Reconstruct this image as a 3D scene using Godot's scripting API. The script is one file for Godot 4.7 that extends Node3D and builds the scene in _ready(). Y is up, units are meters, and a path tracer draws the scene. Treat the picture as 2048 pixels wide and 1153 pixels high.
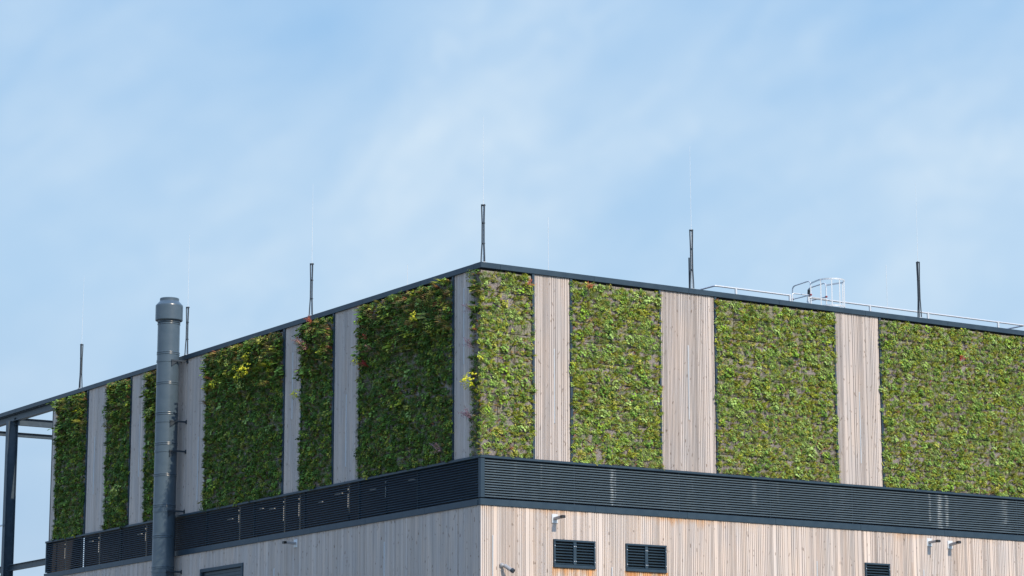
extends Node3D
# A technical hall with planted facade panels, timber cladding and louvre bands, seen from the street below.
# The building's near corner stands at the origin; its sunlit face runs along +x, its shaded face along -z.

const ROOF := 14.32            # top of the parapet
const FASCIA_LOW := 14.18      # lower edge of the parapet fascia
const LEDGE := 9.52            # ledge under the planted panels
const BAND_TOP := 9.457
const BAND_LOW := 8.46
const CLAD_TOP := 8.30
const SUN_AT := Vector3(0.0515, 0.6293, 0.7754)   # towards the sun: 39 degrees up
const SUNNY := 0
const SHADY := 1

var rng := RandomNumberGenerator.new()
var used := {}
var M := {}
var uv_scale := Vector2(1.0 / 10.24, -1.0 / 10.24)
var uv_shift := Vector2.ZERO
var noise_a := FastNoiseLite.new()
var noise_b := FastNoiseLite.new()

# ---------------------------------------------------------------- naming
func numbered(called: String) -> String:
	if not used.has(called):
		used[called] = 0
		return called
	used[called] += 1
	return "%s_%03d" % [called, used[called]]

func tag(o: Node, label: String, category: String, group := "") -> void:
	o.set_meta("label", label)
	o.set_meta("category", category)
	if group != "":
		o.set_meta("group", group)

func thing(called: String, label: String, category: String, at := Vector3.ZERO, turn := 0.0, group := "") -> Node3D:
	var o := Node3D.new()
	o.name = numbered(called)
	add_child(o)
	o.position = at
	o.rotation.y = turn
	tag(o, label, category, group)
	return o

func holder(called: String, parent: Node3D, turn := 0.0) -> Node3D:
	var o := Node3D.new()
	o.name = called
	parent.add_child(o, true)
	o.rotation.y = turn
	return o

func put(called: String, mesh: Mesh, mat: Material, parent: Node3D, at := Vector3.ZERO, turn := 0.0) -> MeshInstance3D:
	var o := MeshInstance3D.new()
	o.name = called
	o.mesh = mesh
	o.material_override = mat
	parent.add_child(o, true)
	o.position = at
	o.rotation.y = turn
	return o

func build(called: String, st: SurfaceTool, mat: Material, parent: Node3D, at := Vector3.ZERO, turn := 0.0) -> MeshInstance3D:
	return put(called, st.commit(), mat, parent, at, turn)

func turn_of(face: int) -> float:
	return 0.0 if face == SUNNY else -PI / 2

# a point of a face: metres along it from the corner, height, metres out of its plane
func on_face(face: int, t: float, y: float, out: float) -> Vector3:
	return Vector3(t, y, out) if face == SUNNY else Vector3(-out, y, -t)

# metres from the corner -> the face's own right-handed x axis
func along(face: int, t: float) -> float:
	return t if face == SUNNY else -t

# ---------------------------------------------------------------- shapes
func mb() -> SurfaceTool:
	var st := SurfaceTool.new()
	st.begin(Mesh.PRIMITIVE_TRIANGLES)
	return st

func vert(st: SurfaceTool, p: Vector3, n: Vector3, c: Color) -> void:
	st.set_color(c)
	st.set_normal(n)
	st.set_uv(Vector2((p.x + p.z) * uv_scale.x + uv_shift.x, p.y * uv_scale.y + uv_shift.y))
	st.add_vertex(p)

func tri(st: SurfaceTool, a: Vector3, b: Vector3, c: Vector3, n: Vector3, col := Color.WHITE) -> void:
	if (b - a).cross(c - a).dot(n) > 0.0:
		var k := b
		b = c
		c = k
	vert(st, a, n, col)
	vert(st, b, n, col)
	vert(st, c, n, col)

func quad(st: SurfaceTool, a: Vector3, b: Vector3, c: Vector3, d: Vector3, n: Vector3, col := Color.WHITE) -> void:
	tri(st, a, b, c, n, col)
	tri(st, a, c, d, n, col)

# a block with chamfered edges
func block(st: SurfaceTool, lo: Vector3, hi: Vector3, e := 0.0, col := Color.WHITE) -> void:
	var ax := [Vector3.RIGHT, Vector3.UP, Vector3.BACK]
	var mid := (lo + hi) * 0.5
	var h := (hi - lo) * 0.5
	e = minf(e, minf(h.x, minf(h.y, h.z)) * 0.9)
	for i in 3:
		var j := (i + 1) % 3
		var k := (i + 2) % 3
		for s in [-1.0, 1.0]:
			var n: Vector3 = ax[i] * s
			var c: Vector3 = mid + n * h[i]
			var u: Vector3 = ax[j] * (h[j] - e)
			var v: Vector3 = ax[k] * (h[k] - e)
			quad(st, c - u - v, c + u - v, c + u + v, c - u + v, n, col)
			if e > 0.0:
				for s2 in [-1.0, 1.0]:
					var n2: Vector3 = ax[j] * s2
					var p1: Vector3 = mid + n * h[i] + n2 * (h[j] - e)
					var p2: Vector3 = mid + n * (h[i] - e) + n2 * h[j]
					quad(st, p1 - v, p1 + v, p2 + v, p2 - v, (n + n2).normalized(), col)
	if e > 0.0:
		for sx in [-1.0, 1.0]:
			for sy in [-1.0, 1.0]:
				for sz in [-1.0, 1.0]:
					var a := mid + Vector3(sx * h.x, sy * (h.y - e), sz * (h.z - e))
					var b := mid + Vector3(sx * (h.x - e), sy * h.y, sz * (h.z - e))
					var c := mid + Vector3(sx * (h.x - e), sy * (h.y - e), sz * h.z)
					tri(st, a, b, c, Vector3(sx, sy, sz).normalized(), col)

func block_mesh(lo: Vector3, hi: Vector3, e := 0.0, col := Color.WHITE) -> ArrayMesh:
	var st := mb()
	block(st, lo, hi, e, col)
	return st.commit()

# a cross-section in (x, z) drawn up from y0 to y1
func upright(st: SurfaceTool, section: PackedVector2Array, y0: float, y1: float, col := Color.WHITE) -> void:
	var m := section.size()
	var ccw := 0.0
	for i in m:
		ccw += section[i].cross(section[(i + 1) % m])
	for i in m:
		var a := section[i]
		var b := section[(i + 1) % m]
		var d := (b - a).normalized()
		var n := Vector3(d.y, 0, -d.x) * signf(ccw)
		quad(st, Vector3(a.x, y0, a.y), Vector3(b.x, y0, b.y), Vector3(b.x, y1, b.y), Vector3(a.x, y1, a.y), n, col)
	var ids := Geometry2D.triangulate_polygon(section)
	for i in range(0, ids.size(), 3):
		for y in [y0, y1]:
			var q := [section[ids[i]], section[ids[i + 1]], section[ids[i + 2]]]
			tri(st, Vector3(q[0].x, y, q[0].y), Vector3(q[1].x, y, q[1].y), Vector3(q[2].x, y, q[2].y), Vector3.UP if y == y1 else Vector3.DOWN, col)

# a turned shape about the y axis: points of (radius, height) from the bottom up
func turned(st: SurfaceTool, prof: Array, at: Vector3, seg := 48, col := Color.WHITE) -> void:
	for i in prof.size() - 1:
		var p: Vector2 = prof[i]
		var q: Vector2 = prof[i + 1]
		if p.distance_to(q) < 1e-5:
			continue
		var sl := Vector2(q.y - p.y, p.x - q.x).normalized()
		for k in seg:
			var a0 := TAU * k / seg
			var a1 := TAU * (k + 1) / seg
			var d0 := Vector3(cos(a0), 0, sin(a0))
			var d1 := Vector3(cos(a1), 0, sin(a1))
			var n0 := (d0 * sl.x + Vector3.UP * sl.y).normalized()
			var n1 := (d1 * sl.x + Vector3.UP * sl.y).normalized()
			var vs := [at + d0 * p.x + Vector3.UP * p.y, at + d1 * p.x + Vector3.UP * p.y, at + d1 * q.x + Vector3.UP * q.y, at + d0 * q.x + Vector3.UP * q.y]
			var ns := [n0, n1, n1, n0]
			for t3 in [[0, 1, 2], [0, 2, 3]]:
				var e: Vector3 = (vs[t3[1]] - vs[t3[0]]).cross(vs[t3[2]] - vs[t3[0]])
				var order = t3 if e.dot(n0 + n1) <= 0.0 else [t3[0], t3[2], t3[1]]
				for w in order:
					vert(st, vs[w], ns[w], col)

# a round bar along a line of points
func tube(st: SurfaceTool, pts: Array, r: float, seg := 8, col := Color.WHITE, r_end := -1.0) -> void:
	if r_end < 0.0:
		r_end = r
	var rings := []
	var side := Vector3.ZERO
	for i in pts.size():
		var d: Vector3
		if i == 0:
			d = (pts[1] - pts[0]).normalized()
		elif i == pts.size() - 1:
			d = (pts[i] - pts[i - 1]).normalized()
		else:
			d = ((pts[i + 1] - pts[i]).normalized() + (pts[i] - pts[i - 1]).normalized()).normalized()
		if side == Vector3.ZERO:
			side = d.cross(Vector3.UP if absf(d.y) < 0.9 else Vector3.RIGHT).normalized()
		side = (side - d * side.dot(d)).normalized()
		var up := d.cross(side)
		var ring := []
		var rr := lerpf(r, r_end, float(i) / (pts.size() - 1))
		for k in seg:
			var a := TAU * k / seg
			var n := side * cos(a) + up * sin(a)
			ring.append([pts[i] + n * rr, n])
		rings.append(ring)
	for i in pts.size() - 1:
		for k in seg:
			var a = rings[i][k]
			var b = rings[i][(k + 1) % seg]
			var c = rings[i + 1][(k + 1) % seg]
			var d = rings[i + 1][k]
			var nn: Vector3 = a[1] + b[1]
			for t3 in [[a, b, c], [a, c, d]]:
				var e: Vector3 = (t3[1][0] - t3[0][0]).cross(t3[2][0] - t3[0][0])
				var order = t3 if e.dot(nn) <= 0.0 else [t3[0], t3[2], t3[1]]
				for w in order:
					vert(st, w[0], w[1], col)
	for end in [0, pts.size() - 1]:
		var dd: Vector3 = (pts[0] - pts[1]).normalized() if end == 0 else (pts[end] - pts[end - 1]).normalized()
		for k in seg:
			tri(st, pts[end], rings[end][k][0], rings[end][(k + 1) % seg][0], dd, col)

# a bar of I-section between two points; the web stands along "up"
func beam(st: SurfaceTool, a: Vector3, b: Vector3, up: Vector3, depth: float, wide: float, plate := 0.016) -> void:
	var d := (b - a).normalized()
	var side := d.cross(up).normalized()
	for f in [[-depth / 2 + plate / 2, wide, plate], [depth / 2 - plate / 2, wide, plate], [0.0, plate * 0.8, depth - plate * 2.0]]:
		var c0: Vector3 = a + up * f[0]
		var c1: Vector3 = b + up * f[0]
		var hs: Vector3 = side * f[1] * 0.5
		var hu: Vector3 = up * f[2] * 0.5
		quad(st, c0 - hs + hu, c0 + hs + hu, c1 + hs + hu, c1 - hs + hu, up)
		quad(st, c0 - hs - hu, c0 + hs - hu, c1 + hs - hu, c1 - hs - hu, -up)
		quad(st, c0 + hs - hu, c0 + hs + hu, c1 + hs + hu, c1 + hs - hu, side)
		quad(st, c0 - hs - hu, c0 - hs + hu, c1 - hs + hu, c1 - hs - hu, -side)
		quad(st, c0 - hs - hu, c0 - hs + hu, c0 + hs + hu, c0 + hs - hu, -d)
		quad(st, c1 - hs - hu, c1 - hs + hu, c1 + hs + hu, c1 + hs - hu, d)

# ---------------------------------------------------------------- textures and materials
func srgb(r: float, g: float, b: float) -> Color:
	return Color(r, g, b).linear_to_srgb()

func picture(w: int, h: int, data: PackedByteArray) -> ImageTexture:
	var img := Image.create_from_data(w, h, false, Image.FORMAT_RGB8, data)
	img.generate_mipmaps()
	return ImageTexture.create_from_image(img)

# weathered larch, one pixel = 10 mm in height; colours are sRGB bytes
func larch(w: int, h: int, wide_m: float, stained: bool, sd: int) -> ImageTexture:
	var r := RandomNumberGenerator.new()
	r.seed = sd
	var grain := FastNoiseLite.new()
	grain.seed = sd
	grain.noise_type = FastNoiseLite.TYPE_VALUE
	grain.fractal_octaves = 2
	var px := wide_m / w
	var base := Vector3(194, 185, 180) if stained else Vector3(180, 172, 168)
	var f := PackedFloat32Array()
	f.resize(w * h * 3)
	for y in h:
		var ym := y * 0.01
		for x in w:
			var xm := x * px
			var g := grain.get_noise_2d(xm * 3500.0, ym * 75.0)
			var b := grain.get_noise_2d(xm * 700.0 + 900.0, ym * 130.0)
			var s := 1.0 + 0.07 * g + 0.03 * b
			var i := (y * w + x) * 3
			var warm := clampf(0.5 + b * 0.9, 0.0, 1.0)
			f[i] = s * lerpf(base.x, base.x + 3.0, warm)
			f[i + 1] = s * lerpf(base.y, base.y - 1.0, warm)
			f[i + 2] = s * lerpf(base.z, base.z - 5.0, warm)
	# knots with a short dark tail
	var count := int(wide_m * h * 0.01 * (7.0 if stained else 11.0))
	for k in count:
		var cx := r.randi_range(0, w - 1)
		var cy := r.randi_range(0, h - 1)
		var dark := r.randf_range(0.35, 0.75)
		var tall := r.randi_range(2, 6)
		var lean := r.randf_range(-0.5, 0.5) * (0.01 / px)
		var wide := r.randf_range(0.008, 0.016) / px
		for dy in range(-tall, tall + 1):
			for dx in range(-4, 5):
				var q := Vector2((dx - dy * lean) / wide, float(dy) / tall)
				var a := 1.0 - q.length_squared()
				if a <= 0.0:
					continue
				var i := (posmod(cy + dy, h) * w + posmod(cx + dx, w)) * 3
				a = minf(a * 1.6, 1.0) * dark
				f[i] = lerpf(f[i], 96.0, a)
				f[i + 1] = lerpf(f[i + 1], 80.0, a)
				f[i + 2] = lerpf(f[i + 2], 68.0, a)
	if stained:
		# tannin stain: ragged tongues under the metal flashing, and sheltered fresh wood below the louvre vents
		var n := FastNoiseLite.new()
		n.seed = sd + 7
		for x in w:
			var xm := x * px
			var reach := 0.10 + 0.32 * maxf(0.0, n.get_noise_1d(xm * 260.0)) + 0.18 * maxf(0.0, n.get_noise_1d(xm * 45.0 + 300.0)) + r.randf() * 0.06
			var often := clampf(0.26 + n.get_noise_1d(xm * 30.0 + 77.0) * 1.1, 0.03, 0.85)
			var vent := 0.0
			for v in [[2.06, 3.40], [4.25, 5.62]]:
				if xm > v[0] and xm < v[1]:
					vent = 1.0
			for y in h:
				var height := 10.24 - y * 0.01
				var a := 0.0
				if height < CLAD_TOP and height > CLAD_TOP - reach:
					a = (1.0 - (CLAD_TOP - height) / reach) * often * (0.75 + 0.5 * grain.get_noise_2d(xm * 2600.0, y * 2.0))
				if vent > 0.0 and height < 6.9 and height > 6.2:
					a = maxf(a, clampf(0.85 - (6.9 - height) / 0.45 + 0.9 * n.get_noise_2d(xm * 350.0, height * 160.0), 0.0, 0.95))
				if a > 0.0:
					var i := (y * w + x) * 3
					f[i] = lerpf(f[i], 200.0, a)
					f[i + 1] = lerpf(f[i + 1], 146.0, a)
					f[i + 2] = lerpf(f[i + 2], 96.0, a)
		# single boards that have kept more of their colour
		for k in 16:
			var x0 := r.randi_range(0, w - 8)
			var wd := r.randi_range(3, 7)
			var amount := r.randf_range(0.06, 0.18)
			var y0 := r.randi_range(0, h)
			var ln := r.randi_range(80, 500)
			for y in range(y0, mini(h, y0 + ln)):
				for x in range(x0, mini(w, x0 + wd)):
					var i := (y * w + x) * 3
					var a := amount * (0.6 + 0.6 * grain.get_noise_2d(x * 60.0, y * 0.9))
					f[i] = lerpf(f[i], 186.0, a)
					f[i + 1] = lerpf(f[i + 1], 140.0, a)
					f[i + 2] = lerpf(f[i + 2], 98.0, a)
	var data := PackedByteArray()
	data.resize(w * h * 3)
	for i in w * h * 3:
		data[i] = clampi(int(f[i]), 0, 255)
	return picture(w, h, data)

# the lime streaks that have run down the sunlit louvre band (20.48 m x 1 m)
func limed_metal() -> ImageTexture:
	var w := 1024
	var h := 64
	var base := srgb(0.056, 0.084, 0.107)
	var data := PackedByteArray()
	data.resize(w * h * 3)
	var n := FastNoiseLite.new()
	n.seed = 41
	var streaks := [[3.88, 0.07, 0.9], [3.98, 0.03, 0.6], [1.75, 0.03, 0.30], [0.98, 0.05, 0.25], [8.42, 0.10, 0.40], [9.2, 0.05, 0.22], [14.50, 0.05, 0.75], [14.86, 0.12, 0.95], [15.12, 0.08, 0.85], [17.28, 0.14, 0.55], [11.0, 0.06, 0.18], [6.4, 0.05, 0.16], [18.9, 0.08, 0.3]]
	for x in w:
		var xm := x * 20.48 / w
		for y in h:
			var a := 0.0
			for s in streaks:
				var d: float = absf(xm - s[0] - 0.02 * n.get_noise_1d(y * 9.0 + s[0] * 50.0)) / s[1]
				var ends: float = 0.45 + 0.5 * s[2] + 0.15 * n.get_noise_1d(xm * 900.0)
				if d < 1.0 and float(y) / h < ends:
					a = maxf(a, (1.0 - d * d) * 0.6 * s[2] * clampf(0.75 + 0.8 * n.get_noise_2d(x * 14.0, y * 7.0), 0.15, 1.0))
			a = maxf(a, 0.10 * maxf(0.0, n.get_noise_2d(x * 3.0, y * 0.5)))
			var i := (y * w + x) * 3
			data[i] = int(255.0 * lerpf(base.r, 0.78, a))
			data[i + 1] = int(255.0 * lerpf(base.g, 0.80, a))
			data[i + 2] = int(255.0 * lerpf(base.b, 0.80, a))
	return picture(w, h, data)

func mottled(a: Color, b: Color, freq: float, sd: int, octaves := 4, low := 0.25, high := 0.75) -> NoiseTexture2D:
	var t := NoiseTexture2D.new()
	t.width = 512
	t.height = 512
	t.seamless = true
	var n := FastNoiseLite.new()
	n.seed = sd
	n.frequency = freq
	n.fractal_octaves = octaves
	t.noise = n
	var g := Gradient.new()
	g.offsets = PackedFloat32Array([low, high])
	g.colors = PackedColorArray([a, b])
	t.color_ramp = g
	return t

func plain(col: Color, rough: float, metal := 0.0) -> StandardMaterial3D:
	var m := StandardMaterial3D.new()
	m.albedo_color = col
	m.roughness = rough
	m.metallic = metal
	return m

func world_mapped(m: StandardMaterial3D, tex: Texture2D, scale: float) -> StandardMaterial3D:
	m.albedo_texture = tex
	m.uv1_triplanar = true
	m.uv1_world_triplanar = true
	m.uv1_scale = Vector3.ONE * scale
	return m

func materials() -> void:
	var anthracite := plain(Color.WHITE, 0.42)
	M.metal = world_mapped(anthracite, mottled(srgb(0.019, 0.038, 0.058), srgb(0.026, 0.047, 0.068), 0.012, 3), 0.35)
	M.metal.metallic_specular = 0.4
	M.metal_dark = plain(srgb(0.016, 0.026, 0.038), 0.5)
	M.flue = world_mapped(plain(Color.WHITE, 0.30), mottled(srgb(0.050, 0.076, 0.100), srgb(0.061, 0.088, 0.113), 0.01, 4), 0.5)
	M.slat = plain(Color.WHITE, 0.45)
	M.slat.albedo_texture = limed_metal()
	M.larch = plain(Color.WHITE, 0.85)
	M.larch.albedo_texture = larch(1024, 1024, 10.24, false, 11)
	M.larch.vertex_color_use_as_albedo = true
	M.larch_low = plain(Color.WHITE, 0.85)
	M.larch_low.albedo_texture = larch(1024, 1024, 20.48, true, 23)
	M.larch_low.vertex_color_use_as_albedo = true
	M.backing = plain(srgb(0.02, 0.02, 0.022), 0.9)
	M.inside = plain(srgb(0.05, 0.05, 0.055), 0.9)
	M.concrete = world_mapped(plain(Color.WHITE, 0.9), mottled(srgb(0.24, 0.235, 0.225), srgb(0.34, 0.335, 0.32), 0.02, 9), 0.2)
	M.galvanised = world_mapped(plain(Color.WHITE, 0.38, 0.35), mottled(srgb(0.50, 0.52, 0.54), srgb(0.66, 0.68, 0.70), 0.05, 5), 1.5)
	M.white_paint = plain(srgb(0.60, 0.62, 0.64), 0.4)
	M.steel = world_mapped(plain(Color.WHITE, 0.45), mottled(srgb(0.026, 0.046, 0.066), srgb(0.036, 0.058, 0.080), 0.02, 6), 0.4)
	M.black = plain(srgb(0.012, 0.012, 0.014), 0.4)
	M.red = plain(srgb(0.26, 0.03, 0.035), 0.5)
	M.lamp_cover = plain(srgb(0.52, 0.55, 0.58), 0.3)
	M.grey_cast = plain(srgb(0.30, 0.30, 0.31), 0.45, 0.2)
	M.felt = world_mapped(plain(Color.WHITE, 0.95), mottled(srgb(0.11, 0.096, 0.088), srgb(0.30, 0.265, 0.245), 0.045, 8, 5), 1.3)
	M.felt_mossy = world_mapped(plain(Color.WHITE, 0.95), mottled(srgb(0.10, 0.105, 0.055), srgb(0.28, 0.245, 0.215), 0.03, 18, 5), 1.1)
	M.felt_damp = world_mapped(plain(Color.WHITE, 0.9), mottled(srgb(0.075, 0.066, 0.060), srgb(0.24, 0.21, 0.19), 0.03, 28, 5), 0.9)
	M.leaf = plain(Color.WHITE, 0.6)
	M.leaf.metallic_specular = 0.35
	M.leaf.vertex_color_use_as_albedo = true
	M.leaf.cull_mode = BaseMaterial3D.CULL_DISABLED
	M.leaf.backlight_enabled = true
	M.leaf.backlight = Color(0.28, 0.30, 0.12)

# ---------------------------------------------------------------- sky
func sky_picture() -> ImageTexture:
	var w := 2048
	var h := 1024
	var data := PackedFloat32Array()
	data.resize(w * h * 3)
	var wisps := FastNoiseLite.new()
	wisps.seed = 5
	wisps.frequency = 1.0
	wisps.noise_type = FastNoiseLite.TYPE_SIMPLEX_SMOOTH
	wisps.fractal_octaves = 5
	wisps.fractal_gain = 0.55
	var veil := FastNoiseLite.new()
	veil.seed = 19
	veil.frequency = 1.0
	veil.noise_type = FastNoiseLite.TYPE_SIMPLEX_SMOOTH
	veil.fractal_octaves = 3
	var stops := [[-90.0, Vector3(0.30, 0.31, 0.30)], [-3.0, Vector3(0.36, 0.42, 0.48)], [0.0, Vector3(0.42, 0.56, 0.74)], [6.0, Vector3(0.385, 0.575, 0.80)], [11.0, Vector3(0.37, 0.60, 0.86)], [18.0, Vector3(0.29, 0.53, 0.84)], [35.0, Vector3(0.21, 0.54, 1.18)], [90.0, Vector3(0.14, 0.47, 1.22)]]
	# the banks and gaps of the cirrus in this part of the sky: azimuth from the view's middle, elevation, their spreads, amount
	var banks := [[-0.7, 13.9, 2.4, 1.3, 0.30], [-8.5, 13.8, 4.0, 1.4, 0.22], [-10.5, 16.8, 4.0, 1.0, 0.22], [-3.0, 11.8, 5.0, 1.2, 0.15], [4.3, 14.4, 1.6, 0.8, 0.16], [10.3, 13.4, 2.0, 1.1, 0.24], [8.0, 11.5, 3.0, 0.8, 0.14], [8.5, 17.2, 4.0, 1.2, -0.26], [-5.0, 16.5, 2.4, 1.2, -0.20], [2.5, 16.2, 3.0, 1.2, -0.16], [3.4, 12.7, 1.6, 0.9, -0.18], [-11.0, 12.4, 2.2, 1.2, -0.16], [-11.0, 6.0, 2.5, 2.0, -0.15]]
	for y in h:
		var e := 90.0 - (y + 0.5) * 180.0 / h
		var base := Vector3.ZERO
		for i in stops.size() - 1:
			if e >= stops[i][0] and e <= stops[i + 1][0]:
				base = stops[i][1].lerp(stops[i + 1][1], (e - stops[i][0]) / (stops[i + 1][0] - stops[i][0]))
		for x in w:
			var c := base
			if e > -3.0:
				var az := fposmod((x + 0.5) * 360.0 / w - 32.95 + 180.0, 360.0) - 180.0
				# long streaks of cirrus that rise to the right
				var sx := az * 0.92 + e * 0.40
				var sy := -az * 0.40 + e * 0.92
				var bend := veil.get_noise_2d(az * 0.035 + 40.0, e * 0.05)
				var v := veil.get_noise_2d(sx * 0.040 + 3.1, sy * 0.085 + bend * 0.6)
				var s := wisps.get_noise_2d(sx * 0.07 + bend * 0.9, sy * 0.22 + bend * 1.6)
				var t := wisps.get_noise_2d(sx * 0.24 + 31.0, sy * 0.62 + bend * 2.0 + 11.0)
				var warp := 1.1 * wisps.get_noise_2d(az * 0.10 + 60.0, e * 0.14)
				var ridge := 1.0 - absf(veil.get_noise_2d(sx * 0.09 + warp * 0.8 + 8.0, sy * 0.60 + warp * 1.7)) * 1.6
				ridge = clampf(ridge, 0.0, 1.0)
				var fine := wisps.get_noise_2d(sx * 0.5 + 7.0, sy * 1.5 + bend * 3.0 + 5.0)
				var cover := 0.36 + 0.18 * v + 0.13 * s + 0.10 * t + 0.08 * fine + 0.13 * pow(ridge, 3.0) * clampf(0.6 + 1.2 * v + 0.8 * s, 0.0, 1.2)
				for b in banks:
					var q := Vector2((az - b[0]) / b[2], (e - b[1]) / b[3])
					if q.length_squared() < 6.0:
						cover += 0.65 * b[4] * exp(-q.length_squared()) * (1.0 + 0.9 * s + 0.6 * t)
				cover = clampf(cover, 0.0, 0.9)
				cover *= smoothstep(-3.0, 5.0, e) * (1.0 - 0.35 * smoothstep(30.0, 80.0, e))
				c = base.lerp(Vector3(0.685, 0.82, 0.94), cover)
				# forward scattering: the veiled sky brightens towards the sun
				var dir := Vector3(sin(deg_to_rad(az + 32.95)) * cos(deg_to_rad(e)), sin(deg_to_rad(e)), -cos(deg_to_rad(az + 32.95)) * cos(deg_to_rad(e)))
				c *= 1.0 + 0.75 * pow(0.5 + 0.5 * dir.dot(SUN_AT), 4.0)
			var k := (y * w + x) * 3
			data[k] = c.x
			data[k + 1] = c.y
			data[k + 2] = c.z
	return ImageTexture.create_from_image(Image.create_from_data(w, h, false, Image.FORMAT_RGBF, data.to_byte_array()))

# ---------------------------------------------------------------- timber boards
# one upright larch board; some are grooved so that they read as two or three battens
func larch_board(x0: float, x1: float, y0: float, y1: float, front: float, back: float, style: int, col: Color) -> ArrayMesh:
	var st := mb()
	var p := PackedVector2Array()
	var e := 0.006
	var n: int = [1, 2, 3][style]
	p.append(Vector2(x0, back))
	var wide := (x1 - x0) / n
	for i in n:
		var a := x0 + i * wide
		var b := a + wide
		var l := 0.0 if i == 0 else 0.007
		var r := 0.0 if i == n - 1 else 0.007
		if i > 0:
			p.append(Vector2(a + l, front - 0.022))
		p.append(Vector2(a + l, front - e))
		p.append(Vector2(a + l + e, front))
		p.append(Vector2(b - r - e, front))
		p.append(Vector2(b - r, front - e))
		if i < n - 1:
			p.append(Vector2(b - r, front - 0.022))
	p.append(Vector2(x1, back))
	upright(st, p, y0, y1, col)
	return st.commit()

func tone(warm: float) -> Color:
	var k := rng.randf_range(0.87, 1.0)
	var w := rng.randf() * warm
	return Color(k, k * (1.0 - 0.05 * w), k * (1.0 - 0.10 * w))

# fills a stretch of a face with boards; cut is a list of [t0, t1, y0, y1] openings
func clad(parent: Node3D, face: int, t0: float, t1: float, y0: float, y1: float, front: float, mat: Material, warm: float, cut := []) -> void:
	var stops := [t1]
	for c in cut:
		stops.append(c[0])
		stops.append(c[1])
	stops.sort()
	var t := t0
	for stop in stops:
		while t < stop - 0.02:
			var wide := rng.randf_range(0.105, 0.135)
			if t + wide > stop - 0.07:
				wide = stop - t
			var style: int = [0, 1, 1, 2, 2, 1][rng.randi() % 6]
			var f := front + rng.randf_range(-0.004, 0.004)
			var a := along(face, t + 0.0045)
			var b := along(face, t + wide - 0.0045)
			var spans := [[y0, y1]]
			for c in cut:
				if t > c[0] - 0.01 and t + wide < c[1] + 0.01:
					spans = [[y0, c[2]], [c[3], y1]]
			var col := tone(warm)
			for s in spans:
				put("board", larch_board(minf(a, b), maxf(a, b), s[0], s[1], f, f - 0.035, style, col), mat, parent)
			t += wide

# ---------------------------------------------------------------- louvres
# a blade tilted outwards and down, with a folded lip
func blade(st: SurfaceTool, x0: float, x1: float, y: float, front: float, drop: float, deep: float) -> void:
	var th := 0.004
	var a := Vector3(x0, y - drop, front)
	var b := Vector3(x0, y, front - deep)
	var w := Vector3(x1 - x0, 0, 0)
	var n := Vector3(0, deep, drop).normalized()
	quad(st, a, a + w, b + w, b, n)
	var a2 := a - n * th
	var b2 := b - n * th
	quad(st, a2, a2 + w, b2 + w, b2, -n)
	var lip := a + Vector3(0, -0.005, 0)
	quad(st, a, a + w, lip + w, lip, Vector3.BACK)
	quad(st, lip, lip + w, a2 + w, a2, Vector3(0, -0.9, -0.4).normalized())
	quad(st, b, b + w, b2 + w, b2, Vector3(0, 0.7, -0.7))
	for e in [Vector3.ZERO, w]:
		quad(st, a + e, b + e, b2 + e, a2 + e, Vector3.LEFT if e == Vector3.ZERO else Vector3.RIGHT)

func vent(parent: Node3D, t0: float, t1: float, y0: float, y1: float, leaves: int) -> void:
	var v := holder("louvre_vent", parent)
	var o := 0.045
	for i in 2:
		build("frame_bar", shape_block(Vector3(t0, [y0, y1 - 0.05][i], -0.08), Vector3(t1, [y0 + 0.075, y1][i], o), 0.006), M.metal, v)
	for i in 2:
		build("frame_bar", shape_block(Vector3([t0, t1 - 0.05][i], y0 + 0.078, -0.08), Vector3([t0 + 0.05, t1][i], y1 - 0.053, o - 0.003), 0.006), M.metal, v)
	var wide := (t1 - t0 - 0.1) / leaves
	for i in leaves:
		var a := t0 + 0.05 + i * wide
		var b := a + wide
		if i > 0:
			build("mullion", shape_block(Vector3(a - 0.045, y0 + 0.078, -0.08), Vector3(a + 0.045, y1 - 0.053, o - 0.004), 0.005), M.metal, v)
			a += 0.048
		if i < leaves - 1:
			b -= 0.048
		var count := int(round((y1 - y0 - 0.13) / 0.074))
		for k in count:
			var st := mb()
			blade(st, a + 0.003, b - 0.003, y1 - 0.075 - k * (y1 - y0 - 0.13) / count, 0.03, 0.036, 0.06)
			build("slat", st, M.metal, v)
		for y in [y0 + 0.17, y1 - 0.16]:
			for x in [a - 0.024, b + 0.024]:
				var st := mb()
				tube(st, [Vector3(x, y, o - 0.006), Vector3(x, y, o + 0.006)], 0.011, 8)
				build("bolt", st, M.galvanised, v)
	build("backing_sheet", shape_block(Vector3(t0 + 0.02, y0 + 0.02, -0.10), Vector3(t1 - 0.02, y1 - 0.02, -0.085)), M.black, v)

func shape_block(lo: Vector3, hi: Vector3, e := 0.0) -> SurfaceTool:
	var st := mb()
	block(st, lo, hi, e)
	return st

# a long flashing cut into lengths with a fine joint between them
func flashing(parent: Node3D, face: int, seams: Array, y0: float, y1: float, o0: float, o1: float, e: float) -> void:
	for i in seams.size() - 1:
		var a := along(face, seams[i] + 0.0015)
		var b := along(face, seams[i + 1] - 0.0015)
		put("fascia_panel", block_mesh(Vector3(minf(a, b), y0, o0), Vector3(maxf(a, b), y1, o1), e), M.metal, parent)

# ---------------------------------------------------------------- planting
var plants := {}

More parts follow.
